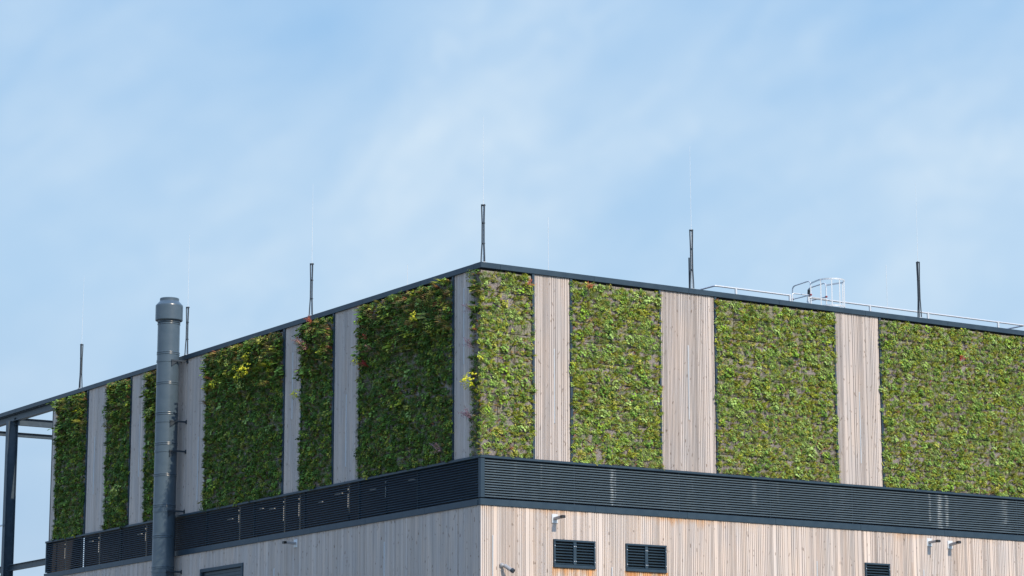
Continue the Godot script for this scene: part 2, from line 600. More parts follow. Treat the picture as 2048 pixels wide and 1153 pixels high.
func leaf(st: SurfaceTool, at: Vector3, n: Vector3, dir: Vector3, long: float, wide: float, col: Color, round_leaf: bool) -> void:
	n = n.normalized()
	dir = (dir - n * dir.dot(n)).normalized()
	var side := n.cross(dir)
	var mid := at + dir * long * 0.5 + n * long * 0.10
	var pts := []
	if round_leaf:
		for k in 7:
			var a := PI * 2.0 * k / 7.0 + 0.3
			var r := 1.0 if k % 2 == 0 else 0.80
			pts.append(at + dir * (long * 0.5 - cos(a) * long * 0.5 * r) + side * sin(a) * wide * 0.5 * r - n * long * 0.06 * rng.randf())
	else:
		pts = [at, at + dir * long * 0.45 + side * wide * 0.5, at + dir * long - n * long * 0.12, at + dir * long * 0.45 - side * wide * 0.5]
	for i in pts.size():
		var a: Vector3 = pts[i]
		var b: Vector3 = pts[(i + 1) % pts.size()]
		var nn := (b - mid).cross(a - mid).normalized()
		if nn.dot(n) < 0.0:
			nn = -nn
		tri(st, mid, a, b, nn, col)

func shade_of(c: Color, spread: float) -> Color:
	var k := 1.0 - rng.randf() * spread
	return Color(c.r * k, c.g * k, c.b * k)

# plants grow out of a wall: z points out of it, y up
func rosette(count: int, reach: float, size: float) -> ArrayMesh:
	var st := mb()
	for i in count:
		var a := rng.randf() * TAU
		var r := reach * sqrt(rng.randf())
		var d := Vector3(cos(a), sin(a), 0)
		var at := d * r * 0.75 + Vector3(0, 0.012, 0.03 + (reach - r) * rng.randf_range(0.35, 1.2))
		var n := Vector3(cos(a) * 0.45 + rng.randf_range(-0.3, 0.3), 0.45 + rng.randf_range(-0.35, 0.4), 0.75)
		var s := size * rng.randf_range(0.7, 1.25)
		var across := Vector3(-d.y, d.x, 0) * 0.004
		tri(st, Vector3(across.x, across.y, -0.01), Vector3(-across.x, -across.y, -0.01), at + (d + Vector3(0, -0.25, 0.1)) * s * 0.1, Vector3(0, 0.5, 0.8).normalized(), Color(0.6, 0.6, 0.5))
		leaf(st, at, n, d + Vector3(0, -0.25, 0.1), s, s * rng.randf_range(0.85, 1.1), shade_of(Color.WHITE, 0.6), true)
	return st.commit()

func tuft(count: int, reach: float) -> ArrayMesh:
	var st := mb()
	for i in count:
		var a := rng.randf_range(-0.2, PI + 0.2)
		var out := Vector3(cos(a) * 0.75, 0.35 + 0.5 * sin(a), rng.randf_range(0.25, 0.9)).normalized()
		var long := reach * rng.randf_range(0.6, 1.2)
		var p := Vector3(rng.randf_range(-0.02, 0.02), rng.randf_range(-0.015, 0.015), 0)
		var v := out * long / 3.0
		var wide := rng.randf_range(0.005, 0.009)
		var side := out.cross(Vector3(rng.randf_range(-0.4, 0.4), 0.6, 0.8)).normalized() * wide
		var col := shade_of(Color.WHITE, 0.65)
		for k in 3:
			var q := p + v
			var w0 := 1.0 - k * 0.28
			var w1 := 1.0 - (k + 1) * 0.28 if k < 2 else 0.0
			var n := side.cross(v).normalized()
			if n.z < 0.0:
				n = -n
			tri(st, p - side * w0, p + side * w0, q + side * w1, n, col)
			if k < 2:
				tri(st, p - side * w0, q + side * w1, q - side * w1, n, col)
			p = q
			v += Vector3(0, -0.34, 0.02) * long / 3.0
	return st.commit()

func mat_of_leaves(count: int, reach: float, size: float) -> ArrayMesh:
	var st := mb()
	for i in count:
		var a := rng.randf() * TAU
		var r := reach * sqrt(rng.randf())
		var at := Vector3(cos(a) * r, sin(a) * r * 0.8, rng.randf_range(0.01, 0.06) + (reach - r) * 0.35)
		var n := Vector3(rng.randf_range(-0.7, 0.7), rng.randf_range(-0.2, 0.9), 0.7)
		var s := size * rng.randf_range(0.6, 1.3)
		leaf(st, at, n, Vector3(rng.randf_range(-1, 1), rng.randf_range(-1, 1), 0.3), s, s * 0.55, shade_of(Color.WHITE, 0.65), false)
	return st.commit()

# a head of tiny flowers on thin stalks
func flower_head(count: int, reach: float, petal: float, stalk: Color) -> ArrayMesh:
	var st := mb()
	for i in 7:
		var a := rng.randf() * TAU
		var tip := Vector3(cos(a) * reach * 0.6, sin(a) * reach * 0.5 + reach * 0.2, reach * rng.randf_range(0.8, 1.3))
		tube(st, [Vector3(0, -reach * 0.4, 0.0), tip * 0.55, tip], 0.0025, 3, stalk)
	for i in count:
		var a := rng.randf() * TAU
		var r := reach * sqrt(rng.randf())
		var at := Vector3(cos(a) * r, sin(a) * r * 0.75 + reach * 0.2, reach * (1.2 - 0.5 * r / reach) + rng.randf_range(-0.03, 0.03))
		var n := Vector3(cos(a) * 0.6, 0.6 + rng.randf_range(-0.3, 0.3), 0.7)
		leaf(st, at, n, Vector3(rng.randf_range(-1, 1), rng.randf_range(-1, 1), 0), petal, petal * 0.9, shade_of(Color.WHITE, 0.3), true)
	return st.commit()

# upright sprays carrying small flowers along the stem
func spray(stems: int, reach: float, petal: float) -> ArrayMesh:
	var st := mb()
	for i in stems:
		var d := Vector3(rng.randf_range(-0.6, 0.6), rng.randf_range(0.1, 0.9), rng.randf_range(0.5, 1.0)).normalized()
		var long := reach * rng.randf_range(0.6, 1.15)
		tube(st, [Vector3.ZERO, d * long * 0.6 + Vector3(0, 0.01, 0), d * long], 0.002, 3, Color(0.5, 0.5, 0.4))
		for k in 9:
			var p := d * long * rng.randf_range(0.45, 1.0) + Vector3(rng.randf_range(-1, 1), rng.randf_range(-1, 1), rng.randf_range(-1, 1)) * reach * 0.10
			leaf(st, p, Vector3(rng.randf_range(-0.5, 0.5), 0.5, 0.7), Vector3(rng.randf_range(-1, 1), rng.randf_range(-1, 1), 0.3), petal * rng.randf_range(0.7, 1.3), petal * 0.7, shade_of(Color.WHITE, 0.35), false)
	return st.commit()

func grow_kinds() -> void:
	plants.rosette = []
	plants.tuft = []
	plants.mat = []
	plants.dry = []
	for i in 5:
		plants.rosette.append(rosette(13 + i * 2, 0.085 + 0.006 * i, 0.052 + 0.004 * (i % 3)))
	for i in 4:
		plants.tuft.append(tuft(24 + 4 * i, 0.13 + 0.015 * i))
	for i in 4:
		plants.mat.append(mat_of_leaves(46 + 6 * i, 0.10 + 0.01 * i, 0.030 - 0.002 * i))
	for i in 2:
		plants.dry.append(tuft(16, 0.12))
	plants.yellow = [flower_head(60, 0.10, 0.026, Color(0.35, 0.5, 0.2)), flower_head(42, 0.085, 0.024, Color(0.35, 0.5, 0.2))]
	plants.spray = [spray(12, 0.20, 0.022), spray(9, 0.16, 0.020)]

func pick(list: Array) -> Variant:
	return list[rng.randi() % list.size()]

# linear colours of leaves
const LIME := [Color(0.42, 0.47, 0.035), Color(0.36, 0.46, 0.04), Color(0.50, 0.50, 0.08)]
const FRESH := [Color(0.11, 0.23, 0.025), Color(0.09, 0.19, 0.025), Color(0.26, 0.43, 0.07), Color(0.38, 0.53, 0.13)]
const OLIVE := [Color(0.26, 0.26, 0.05), Color(0.20, 0.23, 0.04), Color(0.36, 0.31, 0.11), Color(0.13, 0.18, 0.035)]
const STRAW := [Color(0.62, 0.48, 0.15), Color(0.56, 0.36, 0.11), Color(0.66, 0.55, 0.27), Color(0.50, 0.20, 0.10), Color(0.40, 0.27, 0.13)]
const NTH := ["first", "second", "third", "fourth", "fifth", "sixth", "seventh", "eighth", "ninth", "tenth", "eleventh", "twelfth", "thirteenth"]

# light painted in: brighter greens for the sunlit face, darker for the shaded one
func sun_shade_green(face: int) -> Color:
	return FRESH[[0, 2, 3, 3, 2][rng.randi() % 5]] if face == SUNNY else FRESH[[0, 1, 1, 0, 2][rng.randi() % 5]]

func scatter(parent: Node3D, wide: float, tall: float, face: int, per_m2: float, sd: int) -> void:
	var lots := {}
	var dens := FastNoiseLite.new()
	dens.seed = sd
	dens.frequency = 1.3
	dens.fractal_octaves = 2
	var total := int(wide * tall * per_m2)
	var rows := 27
	var made := 0
	var guard := 0
	while made < total and guard < total * 6:
		guard += 1
		var x := rng.randf_range(-0.05, wide + 0.05)
		var row := rng.randi_range(0, rows - 1)
		var y := (row + 0.42) * tall / rows + rng.randfn(0.0, 0.036)
		if y < -0.02 or y > tall - 0.02:
			continue
		var d := dens.get_noise_2d(x, y)
		if rng.randf() > clampf(0.8 + d * 0.6, 0.4, 1.0):
			continue
		# drifts of one kind or another
		var mood := dens.get_noise_2d(x * 0.55 + 50.0, y * 0.55)
		var dry := maxf(0.0, dens.get_noise_2d(x * 0.7 - 90.0, y * 0.7))
		var roll := rng.randf()
		var kind: String
		var col: Color
		var size := rng.randf_range(0.38, 0.72)
		# more grass on the sunny side; leaf greens per face imitate sun and shade
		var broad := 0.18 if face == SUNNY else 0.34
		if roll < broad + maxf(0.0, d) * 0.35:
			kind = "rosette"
			col = sun_shade_green(face) if rng.randf() < 0.8 else pick(LIME)
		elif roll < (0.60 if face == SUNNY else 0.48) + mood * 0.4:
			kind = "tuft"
			col = pick(LIME) if rng.randf() < (0.80 if face == SUNNY else 0.18) else (pick(OLIVE) if rng.randf() < 0.5 else sun_shade_green(face))  # more lime on the sunlit face: its brightness is painted into the colour
			size *= 1.1
		elif roll < 0.84 - dry * 0.4:
			kind = "mat"
			col = pick(OLIVE) if rng.randf() < 0.35 else sun_shade_green(face)
		else:
			kind = "dry"
			col = pick(STRAW)
		var deep := 0.85 if face == SUNNY else 1.45
		if y > tall - 1.5 and face == SHADY and rng.randf() < 0.32:
			# taller, flowering growth along the top, its straw tint partly painted sunlight
			size *= 1.5
			deep = 2.2
			if rng.randf() < 0.45:
				kind = "dry"
				col = pick(STRAW)
		if rng.randf() < 0.05:
			size *= 1.6
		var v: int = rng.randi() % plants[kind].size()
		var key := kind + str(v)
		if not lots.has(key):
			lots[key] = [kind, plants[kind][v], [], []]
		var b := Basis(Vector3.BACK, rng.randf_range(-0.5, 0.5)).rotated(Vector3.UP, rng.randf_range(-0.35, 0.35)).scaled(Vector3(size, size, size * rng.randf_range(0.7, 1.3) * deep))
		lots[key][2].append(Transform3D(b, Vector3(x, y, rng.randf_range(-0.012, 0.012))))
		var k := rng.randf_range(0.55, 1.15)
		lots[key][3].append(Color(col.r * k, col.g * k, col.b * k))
		made += 1
	var called := {"rosette": "leaf_cover", "tuft": "grass_cover", "mat": "creeper_cover", "dry": "dry_grass_cover"}
	for key in lots:
		var lot = lots[key]
		var mm := MultiMesh.new()
		mm.transform_format = MultiMesh.TRANSFORM_3D
		mm.use_colors = true
		mm.mesh = lot[1]
		mm.instance_count = lot[2].size()
		for i in lot[2].size():
			mm.set_instance_transform(i, lot[2][i])
			mm.set_instance_color(i, lot[3][i])
		var o := MultiMeshInstance3D.new()
		o.name = called[lot[0]]
		o.multimesh = mm
		o.material_override = M.leaf
		o.set_meta("kind", "stuff")
		parent.add_child(o, true)

# a block of planting felt: its face bulges and is slit where plants sit
func felt_module(wide: float, tall: float, sd: int) -> ArrayMesh:
	var st := mb()
	var n := FastNoiseLite.new()
	n.seed = sd
	n.frequency = 2.6
	var nx := 6
	var ny := 3
	var z := func(i: int, j: int) -> float:
		if i == 0 or j == 0 or i == nx or j == ny:
			return -0.016
		return 0.012 * n.get_noise_2d(i * 0.4, j * 0.4) + (-0.010 if i % 2 == 0 else 0.004)
	for i in nx:
		for j in ny:
			var q := []
			for d in [[0, 0], [1, 0], [1, 1], [0, 1]]:
				var ii: int = i + d[0]
				var jj: int = j + d[1]
				q.append(Vector3(wide * ii / nx, tall * jj / ny, z.call(ii, jj)))
			var nn: Vector3 = (q[2] - q[0]).cross(q[3] - q[1]).normalized()
			quad(st, q[0], q[1], q[2], q[3], nn)
	quad(st, Vector3(0, 0, -0.016), Vector3(0, tall, -0.016), Vector3(0, tall, -0.075), Vector3(0, 0, -0.075), Vector3.LEFT)
	quad(st, Vector3(wide, 0, -0.016), Vector3(wide, tall, -0.016), Vector3(wide, tall, -0.075), Vector3(wide, 0, -0.075), Vector3.RIGHT)
	quad(st, Vector3(0, 0, -0.016), Vector3(wide, 0, -0.016), Vector3(wide, 0, -0.075), Vector3(0, 0, -0.075), Vector3.DOWN)
	quad(st, Vector3(0, tall, -0.016), Vector3(wide, tall, -0.016), Vector3(wide, tall, -0.075), Vector3(0, tall, -0.075), Vector3.UP)
	return st.commit()

func living_wall(face: int, t0: float, t1: float, label: String, where: String, sd: int, per_m2: float, clumps: int) -> Node3D:
	var wide := t1 - t0
	var tall := FASCIA_LOW - LEDGE - 0.06
	var left := t0 if face == SUNNY else t1
	var w := thing("living_wall", label, "living wall", on_face(face, left, LEDGE + 0.01, -0.035), turn_of(face), "planted panels on the facade")
	build("backing_board", shape_block(Vector3(0, 0, -0.10), Vector3(wide, tall + 0.05, -0.078)), M.backing, w)
	var nx := maxi(1, int(round(wide / 0.6)))
	var ny := 9
	var cw := wide / nx
	var ch := tall / ny
	var kinds := []
	for i in 4:
		kinds.append(felt_module(cw - 0.014, ch - 0.016, sd * 10 + i))
	for i in nx:
		for j in ny:
			put("felt_module", pick(kinds), pick([M.felt, M.felt, M.felt_mossy, M.felt_damp]), w, Vector3(i * cw + 0.007, j * ch + 0.008, rng.randf_range(-0.012, 0.008)))
	scatter(w, wide, tall, face, per_m2, sd)
	# the larger clumps that stand out of the cover, one by one, never two in the same felt module
	var cells := []
	for i in nx:
		for j in ny:
			cells.append([i, j])
	for i in mini(clumps, cells.size()):
		var pick_at := rng.randi() % cells.size()
		var cell = cells[pick_at]
		cells.remove_at(pick_at)
		var x: float = (cell[0] + rng.randf_range(0.2, 0.8)) * cw
		var y: float = (cell[1] + rng.randf_range(0.2, 0.8)) * ch
		var o := put(numbered("leafy_clump"), pick(plants.rosette), clump_mats[rng.randi() % 4], self, on_face(face, left + (x if face == SUNNY else -x), LEDGE + 0.01 + y, -0.035))
		o.basis = Basis(Vector3.UP, turn_of(face)) * Basis(Vector3.BACK, rng.randf_range(-0.6, 0.6)) * Basis.from_scale(Vector3.ONE * rng.randf_range(0.85, 1.3))
		tag(o, "leafy clump, %s felt row from top, %s from left, %s" % [NTH[ny - 1 - cell[1]], NTH[cell[0]], where], "plant", "leafy clumps in the " + where)
	return w

var clump_mats := []

func clump_materials() -> void:
	for c in [Color(0.14, 0.29, 0.03), Color(0.26, 0.44, 0.08), Color(0.37, 0.54, 0.14), Color(0.26, 0.44, 0.035)]:
		var m: StandardMaterial3D = M.leaf.duplicate()
		m.albedo_color = c.linear_to_srgb()
		clump_mats.append(m)

func petals(c: Color) -> StandardMaterial3D:
	var m: StandardMaterial3D = M.leaf.duplicate()
	m.albedo_color = c.linear_to_srgb()
	m.backlight = Color(0.35, 0.35, 0.2)
	return m

# ---------------------------------------------------------------- roof things
func lightning_rod(at: Vector3, label: String, tall: float, extra := false) -> void:
	var o := thing("lightning_rod", label, "lightning rod", at, rng.randf_range(0, 1.5), "lightning rods along the parapet")
	for k in 3:
		var a := TAU * k / 3.0 + 0.4
		var pts := []
		for s in [[0.0, 0.056], [0.12, 0.050], [0.33, 0.032], [0.68, 0.030], [0.88, 0.040], [1.0, 0.044]]:
			pts.append(Vector3(cos(a) * s[1], tall * s[0], sin(a) * s[1]))
		var st := mb()
		tube(st, pts, 0.016, 8)
		build("support_tube", st, M.metal_dark, o)
	var st2 := mb()
	tube(st2, [Vector3.ZERO, Vector3(0, tall + 0.02, 0)], 0.013, 8)
	build("centre_rod", st2, M.galvanised, o)
	for y in [tall * 0.33, tall * 0.68, tall - 0.02]:
		var st := mb()
		var r := 0.045 if y < 1.2 else 0.056
		turned(st, [Vector2(0.0, y - 0.012), Vector2(r, y - 0.012), Vector2(r, y + 0.012), Vector2(0.0, y + 0.012)], Vector3.ZERO, 12)
		build("clamp", st, M.metal_dark, o)
	var st3 := mb()
	turned(st3, [Vector2(0.0, 0.0), Vector2(0.085, 0.0), Vector2(0.085, 0.015), Vector2(0.0, 0.02)], Vector3.ZERO, 16)
	build("base_plate", st3, M.galvanised, o)
	var st4 := mb()
	tube(st4, [Vector3(0, tall, 0), Vector3(0.004, tall + 1.1, 0), Vector3(0.012, tall + 2.26, 0)], 0.0055, 6, Color.WHITE, 0.0025)
	build("air_tip", st4, M.white_paint, o)
	if extra:
		var st5 := mb()
		tube(st5, [Vector3(0.06, 0, -0.05), Vector3(0.06, 0.86, -0.05)], 0.02, 8)
		build("stub_tube", st5, M.metal_dark, o)

func thin_rod(at: Vector3, label: String) -> void:
	var o := thing("lightning_rod", label, "lightning rod", Vector3(at.x, ROOF - 0.5, at.z), 0.0, "slender lightning rods back on the roof")
	var st := mb()
	block(st, Vector3(-0.2, 0, -0.2), Vector3(0.2, 0.1, 0.2), 0.02)
	build("ballast_block", st, M.concrete, o)
	var st2 := mb()
	tube(st2, [Vector3(0, 0.1, 0), Vector3(0, 1.2, 0)], 0.02, 8)
	build("mast", st2, M.galvanised, o)
	var st3 := mb()
	tube(st3, [Vector3(0, 1.2, 0), Vector3(0, at.y - ROOF + 0.5, 0)], 0.006, 6)
	build("air_tip", st3, M.white_paint, o)

func bent(pts: Array, r: float) -> Array:
	# rounds the inner corners of a line of points
	var res := [pts[0]]
	for i in range(1, pts.size() - 1):
		var a: Vector3 = pts[i] + (pts[i - 1] - pts[i]).normalized() * r
		var b: Vector3 = pts[i] + (pts[i + 1] - pts[i]).normalized() * r
		for k in 5:
			var t := k / 4.0
			res.append(a.lerp(pts[i], t).lerp(pts[i].lerp(b, t), t))
	res.append(pts[-1])
	return res

func bar(called: String, pts: Array, r: float, mat: Material, parent: Node3D) -> void:
	var st := mb()
	tube(st, pts, r, 8)
	build(called, st, mat, parent)

# ---------------------------------------------------------------- wall things
func floodlight(face: int, t: float, y: float, tilt: float, label: String) -> void:
	var o := thing("wall_floodlight", label, "floodlight", on_face(face, t, y, 0.0), turn_of(face), "floodlights on the timber wall")
	build("mounting_plate", shape_block(Vector3(-0.09, -0.11, -0.005), Vector3(0.09, 0.11, 0.018), 0.006), M.lamp_cover, o)
	var st := mb()
	block(st, Vector3(-0.055, -0.03, 0.0), Vector3(0.055, 0.03, 0.29), 0.008)
	var a := build("lamp_arm", st, M.grey_cast, o, Vector3(0, 0.0, 0.018))
	a.rotation.x = -tilt
	var st2 := mb()
	block(st2, Vector3(-0.06, -0.032, 0.29), Vector3(0.06, 0.034, 0.38), 0.008)
	var b := build("lamp_head", st2, M.black, o, Vector3(0, 0.0, 0.018))
	b.rotation.x = -tilt

func light_strip(face: int, t: float, y0: float, y1: float, label: String, out := -0.05) -> void:
	var o := thing("light_strip", label, "light strip", on_face(face, t, y0, out), turn_of(face), "slim white light strips on the timber")
	build("housing", shape_block(Vector3(-0.014, 0, -0.01), Vector3(0.014, y1 - y0, 0.010), 0.003), M.galvanised, o)
	build("diffuser", shape_block(Vector3(-0.009, 0.01, 0.0105), Vector3(0.009, y1 - y0 - 0.01, 0.020), 0.004), M.lamp_cover, o)

func flower(kind: String, v: int, face: int, t: float, y: float, size: float, mat: Material, called: String, label: String, category: String, group: String) -> void:
	var o := put(numbered(called), plants[kind][v], mat, self, on_face(face, t, y, 0.05))
	o.basis = Basis(Vector3.UP, turn_of(face)) * Basis(Vector3.BACK, rng.randf_range(-0.3, 0.3)) * Basis.from_scale(Vector3.ONE * size)
	tag(o, label, category, group)

# ================================================================
func _ready() -> void:
	rng.seed = 20240
	noise_a.seed = 2
	# camera
	var cam := Camera3D.new()
	cam.name = "camera"
	add_child(cam)
	cam.position = Vector3(-33.1035, 1.65, 52.4842)
	cam.basis = Basis.from_euler(Vector3(deg_to_rad(10.949), deg_to_rad(-32.9475), deg_to_rad(-0.0773)))
	cam.fov = 12.818
	cam.near = 0.5
	cam.far = 6000.0
	cam.current = true
	# sky, exposure
	var env := Environment.new()
	env.background_mode = Environment.BG_SKY
	var sky := Sky.new()
	var pano := PanoramaSkyMaterial.new()
	pano.panorama = sky_picture()
	sky.sky_material = pano
	env.sky = sky
	env.background_energy_multiplier = 1.0
	env.tonemap_mode = Environment.TONE_MAPPER_LINEAR
	env.tonemap_exposure = 1.0
	env.sdfgi_enabled = true
	env.ssao_enabled = true
	env.ssil_enabled = true
	var we := WorldEnvironment.new()
	we.name = "world_environment"
	we.environment = env
	add_child(we)
	# sun: 39 degrees up, over the viewer's shoulder, just behind the plane of the shaded face
	var sun := DirectionalLight3D.new()
	sun.name = "sun"
	add_child(sun)
	sun.basis = Basis.looking_at(-SUN_AT, Vector3.UP)
	sun.light_energy = 1.6
	sun.light_color = Color(1.0, 0.935, 0.84)
	sun.light_angular_distance = 0.5
	sun.shadow_enabled = true

	materials()
	grow_kinds()
	clump_materials()

	# ------------------------------------------------ ground
	var gst := mb()
	quad(gst, Vector3(-2500, 0, -2500), Vector3(2500, 0, -2500), Vector3(2500, 0, 2500), Vector3(-2500, 0, 2500), Vector3.UP)
	var ground := build("ground", gst, world_mapped(plain(Color.WHITE, 0.95), mottled(srgb(0.13, 0.14, 0.115), srgb(0.22, 0.22, 0.20), 0.02, 31), 0.06), self)
	ground.set_meta("kind", "structure")

	# ------------------------------------------------ the building
	var hall := thing("technical_hall", "large hall with timber cladding, planted panels and a dark louvre band", "building")
	build("wall_core", shape_block(Vector3(0.06, 0.0, -26.79), Vector3(24.0, 8.36, -0.06)), M.backing, hall)
	build("deck", shape_block(Vector3(0.02, 8.362, -26.83), Vector3(24.0, 8.45, -0.02)), M.concrete, hall)
	build("plant_room", shape_block(Vector3(1.25, 8.452, -26.6), Vector3(24.0, 13.80, -1.2)), M.inside, hall)
	# thin screens that carry the cladding above the louvres
	build("screen_wall", shape_block(Vector3(0.14, LEDGE - 0.02, -0.22), Vector3(24.0, FASCIA_LOW + 0.02, -0.14)), M.backing, hall)
	build("screen_wall", shape_block(Vector3(-26.70, LEDGE - 0.02, -0.22), Vector3(-0.225, FASCIA_LOW + 0.02, -0.14)), M.backing, hall, Vector3.ZERO, turn_of(SHADY))
	# parapet
	var s_par := [0.0, 0.57, 3.4, 6.4, 9.4, 12.4, 15.4, 18.4, 21.4, 24.0]
	var h_par := [0.003, 2.9, 5.9, 8.9, 11.9, 14.9, 17.9, 20.9, 23.9, 26.9, 29.9, 33.0, 38.0]
	flashing(holder("parapet_fascia", hall), SUNNY, s_par, FASCIA_LOW, ROOF, -0.34, 0.0, 0.006)
	flashing(holder("parapet_fascia", hall, turn_of(SHADY)), SHADY, [0.343] + h_par.slice(1), FASCIA_LOW, ROOF, -0.34, 0.0, 0.006)
	build("fascia_corner", shape_block(Vector3(-0.0003, FASCIA_LOW, -0.3415), Vector3(0.004, ROOF, -0.003), 0.001), M.metal, hall)
	# ledge and louvre band
	build("ledge", shape_block(Vector3(-0.02, BAND_TOP, -0.20), Vector3(24.0, LEDGE, 0.02), 0.008), M.metal, hall)
	build("ledge", shape_block(Vector3(-26.9, BAND_TOP, -0.20), Vector3(-0.202, LEDGE, 0.02), 0.008), M.metal, hall, Vector3.ZERO, turn_of(SHADY))
	var band_seams := [[0.12, 2.79, 6.04, 9.0, 11.8, 14.8, 17.8, 20.8, 23.9], [0.12, 3.1, 6.1, 9.1, 12.1, 15.1, 18.1, 21.1, 24.1, 26.80]]
	for face in 2:
		var band := holder("louvre_band", hall, turn_of(face))
		var seams: Array = band_seams[face]
		uv_scale = Vector2(1.0 / 20.48, -1.0)
		uv_shift = Vector2(0.0 if face == SUNNY else 0.37, BAND_TOP)
		for i in seams.size() - 1:
			for k in 15:
				var a := along(face, seams[i] + 0.002)
				var b := along(face, seams[i + 1] - 0.002)
				var st := mb()
				blade(st, minf(a, b), maxf(a, b), BAND_TOP - 0.035 - k * 0.0625, -0.008, 0.031, 0.036)
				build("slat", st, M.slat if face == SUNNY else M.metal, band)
			var x := along(face, seams[i + 1])
			build("mullion", shape_block(Vector3(x - 0.02, BAND_LOW, -0.12), Vector3(x + 0.02, BAND_TOP - 0.005, -0.055)), M.metal_dark, band)
		uv_scale = Vector2(1.0 / 10.24, -1.0 / 10.24)
		uv_shift = Vector2.ZERO
	build("corner_post", shape_block(Vector3(0.0, BAND_LOW + 0.03, -0.115), Vector3(0.115, BAND_TOP - 0.002, 0.0), 0.005), M.metal, hall)
	build("end_post", shape_block(Vector3(-26.88, BAND_LOW + 0.03, -0.10), Vector3(-26.81, BAND_TOP - 0.002, 0.0), 0.005), M.metal, hall, Vector3.ZERO, turn_of(SHADY))
	var low_seams := [[-0.03, 3.36, 6.22, 9.1, 12.0, 15.0, 18.0, 21.0, 24.0], [0.10, 2.6, 5.6, 8.6, 11.6, 14.6, 17.6, 20.6, 23.6, 26.9]]
	for face in 2:
		flashing(holder("band_fascia", hall, turn_of(face)), face, low_seams[face], CLAD_TOP, BAND_LOW, -0.07, 0.03, 0.006)
	# lower timber walls
	var vents := [[2.11, 3.36, 6.88, 7.575], [4.29, 5.55, 6.88, 7.575], [12.12, 12.99, 6.75, 7.445]]
	uv_scale = Vector2(1.0 / 20.48, -1.0 / 10.24)
	uv_shift = Vector2.ZERO
	clad(holder("lower_cladding", hall), SUNNY, 0.0, 21.0, 0.0, CLAD_TOP + 0.005, 0.0, M.larch_low, 1.0, vents)
	uv_scale = Vector2(1.0 / 10.24, -1.0 / 10.24)
	uv_shift = Vector2(0.31, 0.17)
	clad(holder("lower_cladding", hall, turn_of(SHADY)), SHADY, 0.04, 26.86, 0.0, CLAD_TOP + 0.005, 0.0, M.larch, 0.5, [[12.56, 15.30, 3.4, 7.80]])
	uv_shift = Vector2.ZERO
	for v in vents:
		vent(hall, v[0], v[1], v[2], v[3], 2 if v[1] - v[0] > 1.0 else 1)
	# roller door on the shaded side
	var door := holder("roller_door", hall, turn_of(SHADY))
	build("door_frame", shape_block(Vector3(-15.30, 7.70, -0.16), Vector3(-12.56, 7.80, 0.03), 0.006), M.metal, door)
	for x in [-15.30, -12.66]:
		build("door_frame", shape_block(Vector3(x, 3.4, -0.16), Vector3(x + 0.10, 7.697, 0.03), 0.006), M.metal, door)
	build("door_frame", shape_block(Vector3(-15.30, 3.3, -0.16), Vector3(-12.56, 3.397, 0.03), 0.006), M.metal, door)
	for k in 43:
		build("door_slat", shape_block(Vector3(-15.19, 3.40 + k * 0.1, -0.075), Vector3(-12.67, 3.495 + k * 0.1, -0.055), 0.006), M.steel, door)
	# timber strips between the planted panels, with dark edge trims
	uv_shift = Vector2(0.05, 0.43)
	for s in [[SUNNY, 1.61, 2.67], [SUNNY, 5.51, 7.24], [SUNNY, 11.35, 12.89], [SHADY, 0.42, 1.33], [SHADY, 6.11, 7.48], [SHADY, 9.35, 10.32], [SHADY, 15.23, 18.0], [SHADY, 19.38, 20.50], [SHADY, 22.30, 23.83], [SHADY, 26.28, 26.70]]:
		clad(holder("timber_strip", hall, turn_of(s[0])), s[0], s[1], s[2], LEDGE + 0.002, FASCIA_LOW - 0.002, -0.05, M.larch, 0.35)
	uv_shift = Vector2.ZERO
	for s in [[SUNNY, 1.53, 1.605], [SUNNY, 2.675, 2.745], [SUNNY, 5.445, 5.505], [SUNNY, 7.245, 7.315], [SUNNY, 11.275, 11.345], [SUNNY, 12.895, 12.965], [SHADY, 1.335, 1.405], [SHADY, 7.485, 7.575], [SHADY, 10.325, 10.43], [SHADY, 18.005, 18.08], [SHADY, 20.505, 20.575], [SHADY, 23.835, 23.93], [SHADY, 6.065, 6.105], [SHADY, 9.305, 9.345], [SHADY, 15.19, 15.225], [SHADY, 19.335, 19.375], [SHADY, 22.255, 22.295], [SHADY, 26.24, 26.275]]:
		var a := along(s[0], s[1])
		var b := along(s[0], s[2])
		build("edge_trim", shape_block(Vector3(minf(a, b), LEDGE + 0.002, -0.13), Vector3(maxf(a, b), FASCIA_LOW - 0.002, -0.022), 0.003), M.metal, hall, Vector3.ZERO, turn_of(s[0]))
	build("end_screen", shape_block(Vector3(0.06, 8.452, -26.8), Vector3(1.24, 14.1, -26.74)), M.black, hall)
	# what shows through the louvres of the shaded side: posts, trays and cabinets on the open deck
	for t in [5.2, 7.2, 9.96, 10.86, 13.6, 15.69, 19.9, 23.4, 26.1]:
		build("deck_post", shape_block(Vector3(-t - 0.02, 8.452, -0.40), Vector3(-t + 0.02, 13.7, -0.36), 0.004), M.metal_dark, hall, Vector3.ZERO, turn_of(SHADY))
		for y in [[9.35, 9.43], [9.0 + rng.randf_range(-0.15, 0.1), 9.26], [8.46, 8.52]]:
			build("post_clip", shape_block(Vector3(-t - 0.012, y[0], -0.356), Vector3(-t + 0.012, y[1], -0.34), 0.002), M.galvanised, hall, Vector3.ZERO, turn_of(SHADY))
	for s in [[3.9, 4.2, 9.33], [5.9, 6.2, 9.27], [7.7, 8.1, 9.33], [8.8, 9.0, 9.20], [11.6, 11.9, 9.27], [12.3, 12.5, 9.33], [14.2, 14.5, 9.20], [20.4, 20.7, 9.27], [24.1, 24.4, 9.33]]:
		build("cable_tray", shape_block(Vector3(-s[1], s[2], -0.48), Vector3(-s[0], s[2] + 0.014, -0.44)), M.galvanised, hall, Vector3.ZERO, turn_of(SHADY))

